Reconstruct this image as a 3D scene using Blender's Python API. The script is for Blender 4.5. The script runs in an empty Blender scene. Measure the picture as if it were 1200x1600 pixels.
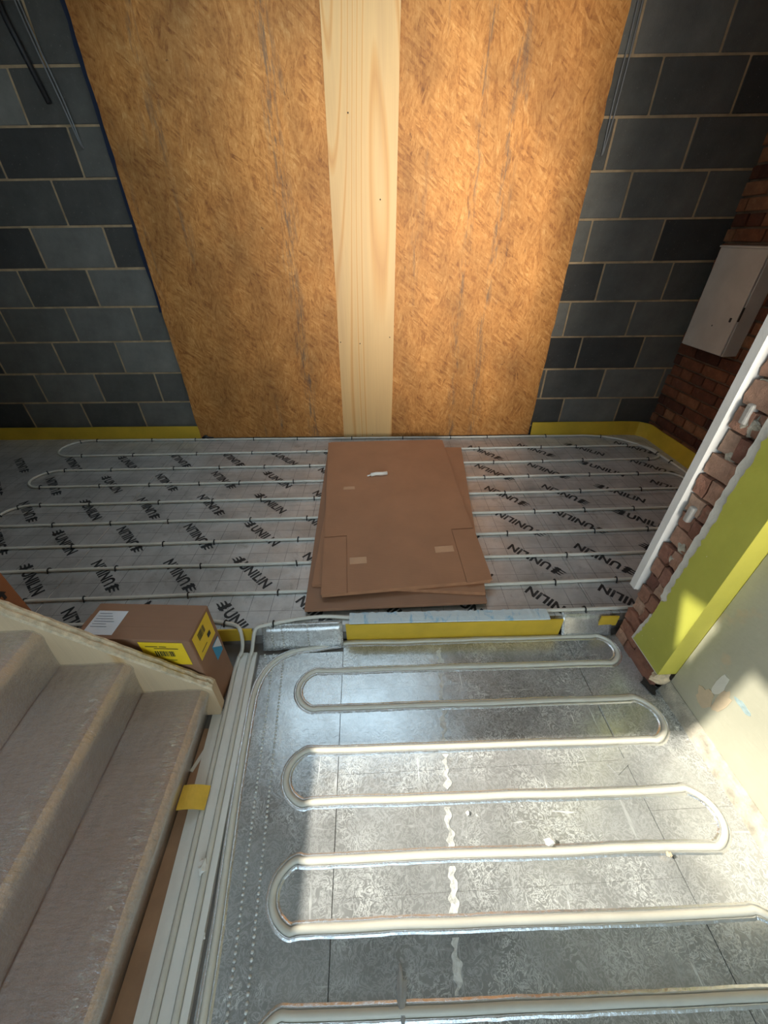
import bpy, bmesh, math, random
from mathutils import Vector, Matrix, noise
from mathutils.geometry import tessellate_polygon

random.seed(7)
scn = bpy.context.scene
C = scn.collection

# ------------------------------------------------------------------ camera
cam_d = bpy.data.cameras.new('camera')
cam = bpy.data.objects.new('camera', cam_d)
C.objects.link(cam)
cam_d.sensor_fit = 'VERTICAL'
cam_d.sensor_height = 36.0
cam_d.sensor_width = 27.0
cam_d.lens = 603.0 / 1600.0 * 36.0
cam_d.clip_start = 0.02
dn = Vector((11.0, 838.0, 603.0)).normalized()
fw = Vector((-32.0, -434.0, 603.0)); fw = (fw - dn * fw.dot(dn)).normalized()
rt = dn.cross(fw)
right = Vector((rt.x, fw.x, -dn.x)); down = Vector((rt.y, fw.y, -dn.y)); front = Vector((rt.z, fw.z, -dn.z))
mw = Matrix.Identity(4)
for i in range(3):
    mw[i][0] = right[i]; mw[i][1] = -down[i]; mw[i][2] = -front[i]
mw[2][3] = 1.38
cam.matrix_world = mw
scn.camera = cam

# ------------------------------------------------------------------ light
scn.view_settings.view_transform = 'Standard'
scn.view_settings.look = 'None'
scn.view_settings.gamma = 1.0
scn.view_settings.use_curve_mapping = False
scn.view_settings.exposure = 0.18

world = bpy.data.worlds.new('world'); scn.world = world
world.use_nodes = True
bg = world.node_tree.nodes['Background']
bg.inputs[0].default_value = (0.62, 0.83, 1.0, 1)
bg.inputs[1].default_value = 2.9

sun_d = bpy.data.lights.new('sun', 'SUN')
sun_d.energy = 6.4; sun_d.angle = math.radians(0.53); sun_d.color = (1.0, 0.96, 0.85)
sun = bpy.data.objects.new('sun', sun_d); C.objects.link(sun)
sun.rotation_euler = Vector((1.0, -0.018, -1.0)).to_track_quat('-Z', 'Y').to_euler()

def area(name, loc, direction, sx, sy, energy, color, spread=180):
    d = bpy.data.lights.new(name, 'AREA'); d.shape = 'RECTANGLE'; d.size = sx; d.size_y = sy
    d.energy = energy; d.color = color; d.spread = math.radians(spread)
    o = bpy.data.objects.new(name, d); C.objects.link(o)
    o.location = loc; o.rotation_euler = Vector(direction).to_track_quat('-Z', 'Y').to_euler()
    return o
# added narrow beam from behind the viewer, brightens the strand boards
area('board_fill_light', (0.26, -2.55, 1.50), (0.075, 1.0, -0.01), 1.4, 1.5, 15.5, (1.0, 0.93, 0.80), 30)
# daylight through the roof opening of the rear room
for nm, lc, dr_, sx_, sy_ in (('rooflight_portal', (-0.26, 2.27, 2.93), (0, 0, -1), 1.72, 1.18), ('stairwell_portal', (-2.1, 0.446, 2.63), (1, 0, 0), 0.46, 1.92)):
    area(nm, lc, dr_, sx_, sy_, 1.0, (1, 1, 1)).data.cycles.is_portal = True

# ------------------------------------------------------------------ materials
class NT:
    def __init__(self, name):
        self.m = bpy.data.materials.new(name); self.m.use_nodes = True
        self.t = self.m.node_tree; self.n = self.t.nodes; self.b = self.n['Principled BSDF']
        self.co = self.n.new('ShaderNodeTexCoord')
    def set(self, **k):
        for a, v in k.items():
            s = self.b.inputs[a.replace('_', ' ')]
            if hasattr(v, 'is_output'): self.t.links.new(v, s)
            elif isinstance(v, tuple): s.default_value = (*v, 1.0) if len(v) == 3 else v
            else: s.default_value = v
        return self
    def link(self, a, b): self.t.links.new(a, b)
    def map(self, scale=(1, 1, 1), rot=(0, 0, 0), loc=(0, 0, 0), src=None):
        m = self.n.new('ShaderNodeMapping'); m.inputs['Scale'].default_value = scale
        m.inputs['Rotation'].default_value = rot; m.inputs['Location'].default_value = loc
        self.link(src or self.co.outputs['Object'], m.inputs['Vector']); return m.outputs[0]
    def noise(self, scale, detail=3, rough=0.5, dist=0.0, vec=None):
        x = self.n.new('ShaderNodeTexNoise'); x.inputs['Scale'].default_value = scale
        x.inputs['Detail'].default_value = detail; x.inputs['Roughness'].default_value = rough
        x.inputs['Distortion'].default_value = dist
        self.link(vec or self.co.outputs['Object'], x.inputs['Vector']); return x.outputs['Fac']
    def vor(self, scale, vec=None, out='Color', feature='F1', rnd=1.0):
        x = self.n.new('ShaderNodeTexVoronoi'); x.feature = feature; x.inputs['Scale'].default_value = scale
        x.inputs['Randomness'].default_value = rnd
        self.link(vec or self.co.outputs['Object'], x.inputs['Vector']); return x.outputs[out]
    def wave(self, scale, dist, detail=2, vec=None, dscale=1.0):
        x = self.n.new('ShaderNodeTexWave'); x.inputs['Scale'].default_value = scale
        x.inputs['Distortion'].default_value = dist; x.inputs['Detail'].default_value = detail
        x.inputs['Detail Scale'].default_value = dscale
        self.link(vec or self.co.outputs['Object'], x.inputs['Vector']); return x.outputs['Fac']
    def ramp(self, fac, stops, interp='LINEAR'):
        r = self.n.new('ShaderNodeValToRGB'); r.color_ramp.interpolation = interp
        e = r.color_ramp.elements
        while len(e) < len(stops): e.new(0.5)
        for el, (p, c) in zip(e, stops):
            el.position = p
            el.color = (c, c, c, 1) if not isinstance(c, tuple) else (*c, 1)
        self.link(fac, r.inputs[0]); return r.outputs[0]
    def mix(self, fac, a, b, mode='MIX'):
        m = self.n.new('ShaderNodeMix'); m.data_type = 'RGBA'; m.blend_type = mode
        for s, v in ((m.inputs[0], fac), (m.inputs[6], a), (m.inputs[7], b)):
            if hasattr(v, 'is_output'): self.link(v, s)
            elif isinstance(v, tuple): s.default_value = (*v, 1)
            else: s.default_value = v
        return m.outputs[2]
    def math(self, op, a, b=0.0):
        m = self.n.new('ShaderNodeMath'); m.operation = op
        for s, v in ((m.inputs[0], a), (m.inputs[1], b)):
            if hasattr(v, 'is_output'): self.link(v, s)
            else: s.default_value = v
        return m.outputs[0]
    def rnd(self):
        return self.n.new('ShaderNodeObjectInfo').outputs['Random']
    def bump(self, h, strength=0.3, dist=0.01, normal=None):
        b = self.n.new('ShaderNodeBump'); b.inputs['Strength'].default_value = strength
        b.inputs['Distance'].default_value = dist
        self.link(h, b.inputs['Height'])
        if normal: self.link(normal, b.inputs['Normal'])
        return b.outputs[0]

MAT = {}
def plain(name, col, rough=0.6, var=0.12, scale=12, bump=0.15, metal=0.0, coat=0.0):
    t = NT(name)
    f = t.noise(scale, 5, 0.6)
    lo = tuple(c * (1 - var) for c in col); hi = tuple(min(1, c * (1 + var)) for c in col)
    t.set(Base_Color=t.ramp(f, [(0.3, lo), (0.7, hi)]), Roughness=rough, Metallic=metal, Coat_Weight=coat,
          Normal=t.bump(t.noise(scale * 8, 4), bump, 0.004))
    MAT[name] = t.m
    return t

def m_osb():
    t = NT('osb')
    cols = []
    hs = []
    for k, (rz, sx, sz, sc) in enumerate([(0.22, 62, 11, 1.5), (-0.35, 55, 10, 1.7), (0.9, 60, 12, 1.6)]):
        base = t.map((1, 1, 1), (0, rz, 0), (k * 3.1, 0, k * 1.7))
        nz = t.n.new('ShaderNodeTexNoise'); nz.inputs['Scale'].default_value = 9; nz.inputs['Detail'].default_value = 3
        t.link(base, nz.inputs['Vector'])
        wv = t.n.new('ShaderNodeVectorMath'); wv.operation = 'MULTIPLY_ADD'
        t.link(nz.outputs['Color'], wv.inputs[0]); wv.inputs[1].default_value = (0.018, 0, 0.018); t.link(base, wv.inputs[2])
        v = t.map((sx, 1, sz), src=wv.outputs[0])
        c = t.vor(sc, v)
        sep = t.n.new('ShaderNodeSeparateColor'); t.link(c, sep.inputs[0])
        cols.append(sep.outputs[0]); hs.append(sep.outputs[1])
    m1 = t.ramp(t.noise(14, 4, 0.7, vec=t.map((1, 1, 0.6))), [(0.40, 0.0), (0.60, 1.0)])
    m2 = t.ramp(t.noise(11, 4, 0.7, vec=t.map((1, 1, 0.6), loc=(5, 0, 3))), [(0.42, 0.0), (0.58, 1.0)])
    f = t.mix(m2, t.mix(m1, cols[0], cols[1]), cols[2])
    fine = t.noise(60, 6, 0.75, 0.15, vec=t.map((2.4, 1, 0.35), (0, 0.12, 0)))
    iso = t.noise(45, 6, 0.72, 0.3, vec=t.map(loc=(4, 0, 9)))
    patch = t.noise(7, 5, 0.65, 0.4, vec=t.map((1.3, 1, 0.8), loc=(8, 0, 1)))
    f2 = t.mix(0.52, t.mix(0.62, f, fine), t.mix(0.42, iso, patch))
    wood = t.ramp(f2, [(0.28, (0.11, 0.036, 0.009)), (0.40, (0.35, 0.130, 0.027)), (0.49, (0.49, 0.205, 0.048)), (0.58, (0.58, 0.265, 0.072)), (0.72, (0.74, 0.42, 0.15))])
    gap = t.ramp(t.noise(38, 5, 0.75, 1.2, vec=t.map((1, 1, 0.45), (0, 0.3, 0), (9, 0, 2))), [(0.31, 1.0), (0.36, 0.0)])
    wood = t.mix(t.math('MULTIPLY', gap, 0.75), wood, (0.10, 0.035, 0.012))
    # grey weathering in long vertical runs
    st = t.ramp(t.noise(1.0, 4, 0.6, 0.5, vec=t.map((7, 1, 0.7), loc=(2.3, 0, 0.4))), [(0.60, 0.0), (0.72, 1.0)])
    st2 = t.ramp(t.noise(16, 5, 0.75, vec=t.map((3.2, 1, 0.45))), [(0.46, 0.0), (0.62, 1.0)])
    wood = t.mix(t.math('MULTIPLY', t.math('MULTIPLY', st, st2), 0.75), wood, (0.12, 0.095, 0.07))
    sx3 = t.n.new('ShaderNodeSeparateXYZ'); t.link(t.co.outputs['Object'], sx3.inputs[0])
    wob = t.math('ADD', sx3.outputs[0], t.math('MULTIPLY', t.noise(3.0, 2, vec=t.map((0.2, 1, 1))), 0.16))
    for cx_, wd_ in ((0.66, 0.035), (0.83, 0.030), (-0.47, 0.060)):
        band = t.ramp(t.math('ABSOLUTE', t.math('SUBTRACT', wob, cx_ + 0.08)), [(0.0, 1.0), (wd_, 0.0)])
        rag = t.ramp(t.noise(9, 5, 0.75, vec=t.map((7, 1, 0.8), loc=(cx_ * 9, 0, 2))), [(0.47, 0.0), (0.58, 1.0)])
        wood = t.mix(t.math('MULTIPLY', t.math('MULTIPLY', band, rag), 0.8), wood, (0.13, 0.095, 0.065))
    big = t.ramp(t.noise(2.2, 4, 0.6, vec=t.map((1.2, 1, 0.7), loc=(1.3, 0, 4.4))), [(0.30, 0.62), (0.65, 1.12)])
    wood = t.mix(1.0, wood, big, 'MULTIPLY')
    t.set(Base_Color=wood, Roughness=0.62, Normal=t.bump(f2, 0.16, 0.003))
    t.b.inputs['Specular IOR Level'].default_value = 0.35
    MAT['osb'] = t.m
m_osb()

def m_plank(name, tint, rings=15.0):
    t = NT(name)
    f = t.noise(1.0, 0.6, 0.4, 0.1, vec=t.map((3.6, 1, 0.24), loc=(0.37, 0, 0.8)))
    sep = t.n.new('ShaderNodeSeparateXYZ'); t.link(t.co.outputs['Object'], sep.inputs[0])
    w = t.math('PINGPONG', t.math('MULTIPLY', t.math('ADD', f, t.math('MULTIPLY', sep.outputs[0], 0.55)), rings), 0.5)
    w = t.math('MULTIPLY', w, 2.0)
    g = t.noise(220, 4, 0.6, vec=t.map((1, 1, 0.014)))
    c = t.ramp(w, [(0.0, tuple(x * 0.94 for x in tint)), (0.70, tint), (0.88, (tint[0] * 0.92, tint[1] * 0.76, tint[2] * 0.52)), (1.0, (tint[0] * 0.80, tint[1] * 0.58, tint[2] * 0.34))])
    c = t.mix(0.25, c, t.ramp(g, [(0.3, tuple(x * 0.78 for x in tint)), (0.7, tuple(min(1, x * 1.12) for x in tint))]))
    core = t.ramp(t.noise(1.2, 3, 0.6, vec=t.map((9, 1, 0.4), loc=(4.2, 0, 0))), [(0.52, 0.0), (0.72, 0.45)])
    c = t.mix(core, c, (tint[0] * 0.76, tint[1] * 0.72, tint[2] * 0.74))
    crack = t.ramp(t.noise(1.0, 4, 0.6, 0.2, vec=t.map((60, 1, 1.1), loc=(1.2, 0, 0.4))), [(0.72, 0.0), (0.77, 0.6)])
    c = t.mix(crack, c, (tint[0] * 0.42, tint[1] * 0.33, tint[2] * 0.28))
    knots = t.ramp(t.vor(2.1, t.map((2.2, 1, 0.75), loc=(0.4, 0, 0.3)), 'Distance'), [(0.035, 0.45), (0.075, 0.0)])
    c = t.mix(knots, c, (tint[0] * 0.55, tint[1] * 0.35, tint[2] * 0.2))
    t.set(Base_Color=c, Roughness=0.55, Normal=t.bump(t.mix(0.5, w, g), 0.08, 0.002))
    MAT[name] = t.m
m_plank('pine', (0.60, 0.375, 0.155))
m_plank('stringer_wood', (0.66, 0.48, 0.29), 2.0)

def m_block():
    t = NT('block')
    r = t.rnd()
    base = t.ramp(r, [(0.0, (0.040, 0.038, 0.035)), (0.45, (0.088, 0.084, 0.074)), (0.8, (0.132, 0.126, 0.110)), (1.0, (0.190, 0.182, 0.158))])
    n = t.noise(5, 6, 0.65)
    c = t.mix(1.0, base, t.ramp(n, [(0.25, 0.70), (0.75, 1.25)]), 'MULTIPLY')
    sp = t.ramp(t.noise(90, 3, 0.6), [(0.66, 0.0), (0.74, 0.35)])
    c = t.mix(sp, c, (0.30, 0.27, 0.22))
    t.set(Base_Color=c, Roughness=0.85, Normal=t.bump(t.noise(130, 4, 0.7), 0.5, 0.004))
    MAT['block'] = t.m
m_block()
plain('mortar', (0.42, 0.30, 0.175), 0.9, 0.35, 9, 0.6)
plain('brick_mortar', (0.20, 0.13, 0.08), 0.9, 0.35, 9, 0.6)

def m_brick(name, stops):
    t = NT(name)
    c = t.ramp(t.rnd(), stops)
    n = t.noise(22, 6, 0.7)
    c = t.mix(1.0, c, t.ramp(n, [(0.25, 0.55), (0.75, 1.3)]), 'MULTIPLY')
    pale = t.ramp(t.noise(11, 5, 0.7, vec=t.map(loc=(3, 1, 2))), [(0.60, 0.0), (0.70, 0.45)])
    c = t.mix(pale, c, (0.42, 0.30, 0.22))
    t.set(Base_Color=c, Roughness=0.9, Normal=t.bump(t.noise(70, 6, 0.75), 0.8, 0.008))
    MAT[name] = t.m
m_brick('brick', [(0.0, (0.075, 0.022, 0.012)), (0.4, (0.20, 0.066, 0.030)), (0.75, (0.27, 0.098, 0.042)), (1.0, (0.34, 0.15, 0.07))])
m_brick('cut_brick', [(0.0, (0.16, 0.062, 0.045)), (0.3, (0.34, 0.15, 0.095)), (0.6, (0.48, 0.27, 0.18)), (0.85, (0.56, 0.38, 0.27)), (1.0, (0.30, 0.12, 0.08))])

def m_insulation():
    t = NT('insulation_foil')
    # printed 100 mm grid
    sep = t.n.new('ShaderNodeSeparateXYZ'); t.link(t.map((1, 1, 1), (0, 0, 0.025)), sep.inputs[0])
    lines = None
    for out, pitch in ((0, 0.098), (1, 0.098)):
        a = t.math('PINGPONG', t.math('ADD', sep.outputs[out], 20.0 + (0.0 if out else 0.011)), pitch / 2)
        l = t.math('LESS_THAN', a, 0.0012)
        lines = l if lines is None else t.math('MAXIMUM', lines, l)
    fade = t.ramp(t.noise(5, 4, 0.7), [(0.35, 0.25), (0.65, 0.9)])
    n = t.noise(4, 6, 0.65, 0.4)
    c = t.ramp(n, [(0.25, (0.38, 0.37, 0.35)), (0.55, (0.60, 0.585, 0.56)), (0.8, (0.76, 0.745, 0.72))])
    dirt = t.ramp(t.noise(13, 6, 0.75, 0.8, vec=t.map(loc=(2, 7, 0))), [(0.56, 0.0), (0.72, 0.55)])
    c = t.mix(dirt, c, (0.20, 0.165, 0.125))
    c = t.mix(t.math('MULTIPLY', lines, fade), c, (0.05, 0.05, 0.05))
    cr = t.noise(28, 5, 0.7, 1.5)
    t.set(Base_Color=c, Metallic=0.45, Roughness=t.ramp(t.noise(9, 5), [(0.3, 0.30), (0.7, 0.5)]), Normal=t.bump(cr, 0.16, 0.004))
    MAT['insulation_foil'] = t.m
m_insulation()

def m_foil():
    t = NT('foil')
    big = t.noise(3.2, 3, 0.5, 0.3)
    mid = t.noise(34, 5, 0.66, 2.4)
    fine = t.noise(85, 5, 0.68, 3.0)
    def streak(sc, rot, loc, lo, hi):
        return t.ramp(t.noise(1.0, 4, 0.65, 0.6, vec=t.map(sc, (0, 0, rot), loc)), [(lo, 0.0), (hi, 1.0)])
    scr = t.math('MAXIMUM', streak((75, 5, 1), 0.45, (0, 0, 0), 0.62, 0.70), streak((6, 70, 1), 0.3, (3, 2, 0), 0.63, 0.71))
    scr = t.math('MAXIMUM', scr, streak((40, 40, 1), 0.0, (7, 1, 0), 0.62, 0.72))
    curl = t.ramp(mid, [(0.44, 0.0), (0.50, 1.0), (0.56, 0.0)])
    where = t.ramp(t.noise(4.5, 4, 0.6, 0.5, vec=t.map(loc=(1.7, 4.2, 0))), [(0.42, 0.35), (0.60, 1.0)])
    worn = t.math('MULTIPLY', t.math('MAXIMUM', scr, t.math('MULTIPLY', curl, 0.75)), where)
    c = t.mix(t.ramp(t.noise(5, 5, 0.6), [(0.3, 0.0), (0.7, 1.0)]), (0.34, 0.338, 0.325), (0.54, 0.54, 0.525))
    c = t.mix(t.math('MULTIPLY', worn, 0.95), c, (0.86, 0.87, 0.84))
    n1 = t.bump(big, 0.25, 0.012)
    n2 = t.bump(mid, 0.12, 0.004, n1)
    n3 = t.bump(fine, 0.10, 0.0012, n2)
    t.set(Base_Color=c, Metallic=t.ramp(worn, [(0.0, 0.52), (1.0, 0.22)]), Roughness=t.ramp(t.mix(0.6, worn, t.noise(8, 5)), [(0.2, 0.10), (0.8, 0.40)]), Normal=n3)
    MAT['foil'] = t.m
m_foil()
t = NT('foil_bright'); t.set(Base_Color=(0.80, 0.80, 0.80), Metallic=0.85, Roughness=0.22, Normal=t.bump(t.noise(60, 4, 0.7, 1.5), 0.4, 0.004)); MAT['foil_bright'] = t.m
t = NT('streak_bead_foil'); t.set(Base_Color=t.ramp(t.noise(45, 4, 0.7, 1.0), [(0.35, (0.50, 0.49, 0.45)), (0.6, (0.84, 0.83, 0.78))]), Metallic=0.3, Roughness=0.35, Normal=t.bump(t.noise(60, 4, 0.7, 1.5), 0.5, 0.005)); MAT['streak_bead_foil'] = t.m  # pale crinkled foil for the imitated reflection streak and the beads
plain('pipe_white', (0.66, 0.63, 0.55), 0.42, 0.06, 20, 0.05)
plain('pipe_cream', (0.70, 0.66, 0.56), 0.40, 0.05, 20, 0.05)
plain('clip_black', (0.012, 0.012, 0.012), 0.5, 0.2)
t = NT('print_black')
t.set(Base_Color=t.ramp(t.noise(16, 5, 0.75), [(0.38, (0.012, 0.012, 0.013)), (0.62, (0.035, 0.035, 0.035)), (0.76, (0.20, 0.195, 0.19))]), Roughness=0.45)
MAT['print_black'] = t.m
plain('foam_yellow', (0.66, 0.43, 0.035), 0.55, 0.12, 6, 0.1)
plain('foam_tab', (0.80, 0.50, 0.06), 0.6, 0.08, 30, 0.15)
def m_card(name, col):
    t = NT(name)
    w = t.noise(4, 4, 0.6)
    c = t.ramp(w, [(0.3, tuple(x * 0.9 for x in col)), (0.7, tuple(x * 1.08 for x in col))])
    flute = t.wave(55, 0.6, 1, t.map((1, 1, 1), (0, 0, 1.57)))
    c = t.mix(0.06, c, flute, 'OVERLAY')
    t.set(Base_Color=c, Roughness=0.68, Normal=t.bump(t.noise(40, 4), 0.10, 0.003))
    MAT[name] = t.m
m_card('cardboard', (0.38, 0.185, 0.095))
m_card('cardboard_dark', (0.30, 0.155, 0.088))
m_card('cardboard_orange', (0.42, 0.17, 0.07))
plain('tape', (0.52, 0.32, 0.20), 0.25, 0.06)
plain('white_paper', (0.72, 0.72, 0.74), 0.6, 0.04)
plain('yellow_label', (0.90, 0.60, 0.02), 0.45, 0.04)
plain('blue_sticker', (0.05, 0.32, 0.55), 0.45, 0.04)
plain('ink', (0.02, 0.02, 0.02), 0.5, 0.1)
plain('ink_grey', (0.30, 0.30, 0.34), 0.5, 0.1)
plain('white_plastic', (0.80, 0.77, 0.70), 0.4, 0.04)
def m_xps():
    t = NT('xps')
    b = t.ramp(t.noise(1.0, 4, 0.7, 0.8, vec=t.map((26, 9, 9))), [(0.54, 0.0), (0.66, 0.75)])
    c = t.mix(b, (0.62, 0.70, 0.72), (0.18, 0.44, 0.62))
    t.set(Base_Color=c, Roughness=0.6, Normal=t.bump(t.noise(60, 5, 0.7), 0.5, 0.006))
    MAT['xps'] = t.m
m_xps()
def m_carpet():
    t = NT('carpet')
    n = t.noise(420, 3, 0.7)
    l = t.noise(5, 5, 0.6)
    c = t.mix(t.ramp(l, [(0.3, 0.0), (0.7, 1.0)]), (0.44, 0.255, 0.185), (0.53, 0.32, 0.235))
    c = t.mix(1.0, c, t.ramp(n, [(0.25, 0.65), (0.75, 1.3)]), 'MULTIPLY')
    t.set(Base_Color=c, Roughness=0.95, Normal=t.bump(n, 0.9, 0.006))
    MAT['carpet'] = t.m
m_carpet()
plain('riser_carpet', (0.66, 0.42, 0.25), 0.8, 0.14, 9, 0.3)
def m_film():
    t = NT('clear_film')
    n = t.n
    tr = n.new('ShaderNodeBsdfTransparent')
    gl = n.new('ShaderNodeBsdfGlossy'); gl.inputs['Roughness'].default_value = 0.13
    df = n.new('ShaderNodeBsdfDiffuse'); df.inputs['Color'].default_value = (0.86, 0.72, 0.56, 1)
    wr = t.noise(1.0, 5, 0.7, 0.8, vec=t.map((26, 120, 26)))
    big = t.noise(14, 4, 0.6, 1.4)
    fn = t.noise(160, 4, 0.7, 1.5)
    nb = t.bump(fn, 0.6, 0.004, t.bump(wr, 0.7, 0.007, t.bump(big, 0.3, 0.010)))
    t.link(nb, gl.inputs['Normal'])
    fr = n.new('ShaderNodeFresnel'); fr.inputs['IOR'].default_value = 1.5; t.link(nb, fr.inputs['Normal'])
    m1 = n.new('ShaderNodeMixShader')
    at = n.new('ShaderNodeAttribute'); at.attribute_name = 'crease_highlight'
    fea = t.ramp(t.noise(1.0, 5, 0.7, 1.0, vec=t.map((38, 130, 38))), [(0.50, 0.0), (0.64, 0.75)])  # nosing highlights painted as pale feathers along the film creases
    stray = t.ramp(t.noise(1.0, 4, 0.6, 0.6, vec=t.map((14, 120, 14), (0, 0, 0.7))), [(0.68, 0.0), (0.74, 0.30)])
    t.link(t.math('MINIMUM', t.math('ADD', t.math('MAXIMUM', t.math('MULTIPLY', fea, at.outputs['Fac']), stray), 0.07), 0.85), m1.inputs[0])
    t.link(tr.outputs[0], m1.inputs[1]); t.link(df.outputs[0], m1.inputs[2])
    m2 = n.new('ShaderNodeMixShader'); t.link(t.math('MULTIPLY', fr.outputs[0], 0.9), m2.inputs[0])
    t.link(m1.outputs[0], m2.inputs[1]); t.link(gl.outputs[0], m2.inputs[2])
    out = [x for x in n if x.type == 'OUTPUT_MATERIAL'][0]
    t.link(m2.outputs[0], out.inputs[0])
    MAT['clear_film'] = t.m
m_film()
def m_cream():
    t = NT('cream_wall')
    c = t.ramp(t.noise(2.6, 5, 0.6), [(0.3, (0.42, 0.40, 0.30)), (0.7, (0.53, 0.505, 0.385))])
    o = t.ramp(t.noise(5, 4, 0.6, vec=t.map(loc=(1.1, 3.4, 0.6))), [(0.60, 0.0), (0.66, 0.45)])
    c = t.mix(o, c, (0.58, 0.43, 0.27))
    s = t.wave(9, 7, 3, t.map((1, 1.6, 6), (0.25, 0, 0)))
    t.set(Base_Color=c, Roughness=0.62, Normal=t.bump(s, 0.10, 0.004, t.bump(t.noise(18, 5), 0.25, 0.006)))
    MAT['cream_wall'] = t.m
m_cream()
def m_green():
    t = NT('green_paint')
    c = t.ramp(t.noise(5, 4, 0.6), [(0.3, (0.40, 0.395, 0.060)), (0.7, (0.48, 0.47, 0.080))])
    sp = t.ramp(t.noise(34, 3, 0.6), [(0.70, 0.0), (0.73, 0.7)])
    c = t.mix(sp, c, (0.66, 0.64, 0.48))
    t.set(Base_Color=c, Roughness=0.5, Normal=t.bump(t.noise(14, 4), 0.25, 0.006))
    MAT['green_paint'] = t.m
m_green()
plain('yellow_paint', (0.56, 0.50, 0.075), 0.5, 0.08, 6, 0.2)
plain('plaster', (0.66, 0.63, 0.55), 0.8, 0.12, 16, 0.4)
plain('plasterboard', (0.70, 0.68, 0.64), 0.75, 0.06, 10, 0.2)
plain('gypsum_rough', (0.48, 0.43, 0.34), 0.9, 0.35, 25, 0.8)
plain('metal_box', (0.58, 0.54, 0.48), 0.5, 0.10, 6, 0.1)
plain('room_white', (0.76, 0.73, 0.67), 0.8, 0.06, 5, 0.1)
plain('room_brown', (0.34, 0.30, 0.26), 0.8, 0.15, 3, 0.1)
plain('concrete_floor', (0.20, 0.18, 0.16), 0.9, 0.2, 6, 0.4)
plain('dirt', (0.035, 0.028, 0.022), 0.95, 0.4, 30, 0.8)
plain('cable_grey', (0.20, 0.20, 0.20), 0.5, 0.1)
plain('cable_black', (0.015, 0.015, 0.016), 0.5, 0.1)
plain('membrane_blue', (0.012, 0.022, 0.055), 0.4, 0.1)
plain('grey_plug', (0.36, 0.34, 0.31), 0.6, 0.15, 30, 0.3)
plain('brown_sheet', (0.36, 0.21, 0.12), 0.55, 0.18, 8, 0.15)
plain('broken_wood', (0.72, 0.57, 0.38), 0.8, 0.25, 40, 0.8)
plain('filler_white', (0.66, 0.64, 0.56), 0.8, 0.06)
plain('filler_blue', (0.33, 0.42, 0.42), 0.7, 0.2, 60)
plain('filler_orange', (0.58, 0.46, 0.31), 0.7, 0.1, 20)

# ------------------------------------------------------------------ mesh helpers
def tag(o, label=None, cat=None, group=None, kind=None):
    if label: o['label'] = label
    if cat: o['category'] = cat
    if group: o['group'] = group
    if kind: o['kind'] = kind
    return o

def link(name, me, mat, parent=None, loc=(0, 0, 0), rot=(0, 0, 0)):
    o = bpy.data.objects.new(name, me); C.objects.link(o)
    if mat and not me.materials: me.materials.append(MAT[mat])
    o.location = loc; o.rotation_euler = rot
    if parent: o.parent = parent
    return o

def empty(name, loc=(0, 0, 0), rz=0.0):
    o = bpy.data.objects.new(name, None); C.objects.link(o); o.empty_display_size = 0.1
    o.location = loc; o.rotation_euler = (0, 0, rz); return o

def pydata(name, vs, fs, smooth=False):
    me = bpy.data.meshes.new(name); me.from_pydata([tuple(v) for v in vs], [], fs); me.update()
    if smooth:
        me.polygons.foreach_set('use_smooth', [True] * len(me.polygons))
    return me

def box_me(name, a, b, bevel=0.0, seg=1):
    bm = bmesh.new()
    bmesh.ops.create_cube(bm, size=1.0)
    for v in bm.verts:
        v.co = Vector([a[i] + (v.co[i] + 0.5) * (b[i] - a[i]) for i in range(3)])
    if bevel: bmesh.ops.bevel(bm, geom=list(bm.edges), offset=bevel, segments=seg, affect='EDGES', profile=0.5)
    me = bpy.data.meshes.new(name); bm.to_mesh(me); bm.free(); return me

def box(name, a, b, mat, parent=None, bevel=0.0, seg=1, loc=(0, 0, 0), rot=(0, 0, 0)):
    return link(name, box_me(name, a, b, bevel, seg), mat, parent, loc, rot)

def catmull(pts, n=6):
    P = [Vector(p) for p in pts]; out = []
    for i in range(len(P) - 1):
        p0 = P[max(i - 1, 0)]; p1 = P[i]; p2 = P[i + 1]; p3 = P[min(i + 2, len(P) - 1)]
        for k in range(n):
            t = k / n
            out.append(0.5 * ((2 * p1) + (p2 - p0) * t + (2 * p0 - 5 * p1 + 4 * p2 - p3) * t * t + (3 * p1 - p0 - 3 * p2 + p3) * t ** 3))
    out.append(P[-1]); return out

def tube_me(name, pts, r, n=10, cap=True):
    P = [Vector(p) for p in pts]; vs = []; fs = []
    up = Vector((0, 0, 1))
    for i, p in enumerate(P):
        d = (P[min(i + 1, len(P) - 1)] - P[max(i - 1, 0)]).normalized()
        if abs(d.dot(up)) > 0.95: up = Vector((0, 1, 0))
        s = d.cross(up).normalized(); u = s.cross(d)
        for k in range(n):
            a = 2 * math.pi * k / n
            vs.append(p + (s * math.cos(a) + u * math.sin(a)) * r)
    for i in range(len(P) - 1):
        for k in range(n):
            fs.append((i * n + k, i * n + (k + 1) % n, (i + 1) * n + (k + 1) % n, (i + 1) * n + k))
    if cap:
        fs.append(tuple(reversed(range(n)))); fs.append(tuple((len(P) - 1) * n + k for k in range(n)))
    return pydata(name, vs, fs, True)

def tube(name, pts, r, mat, parent=None, n=10):
    return link(name, tube_me(name, pts, r, n), mat, parent)

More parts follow.
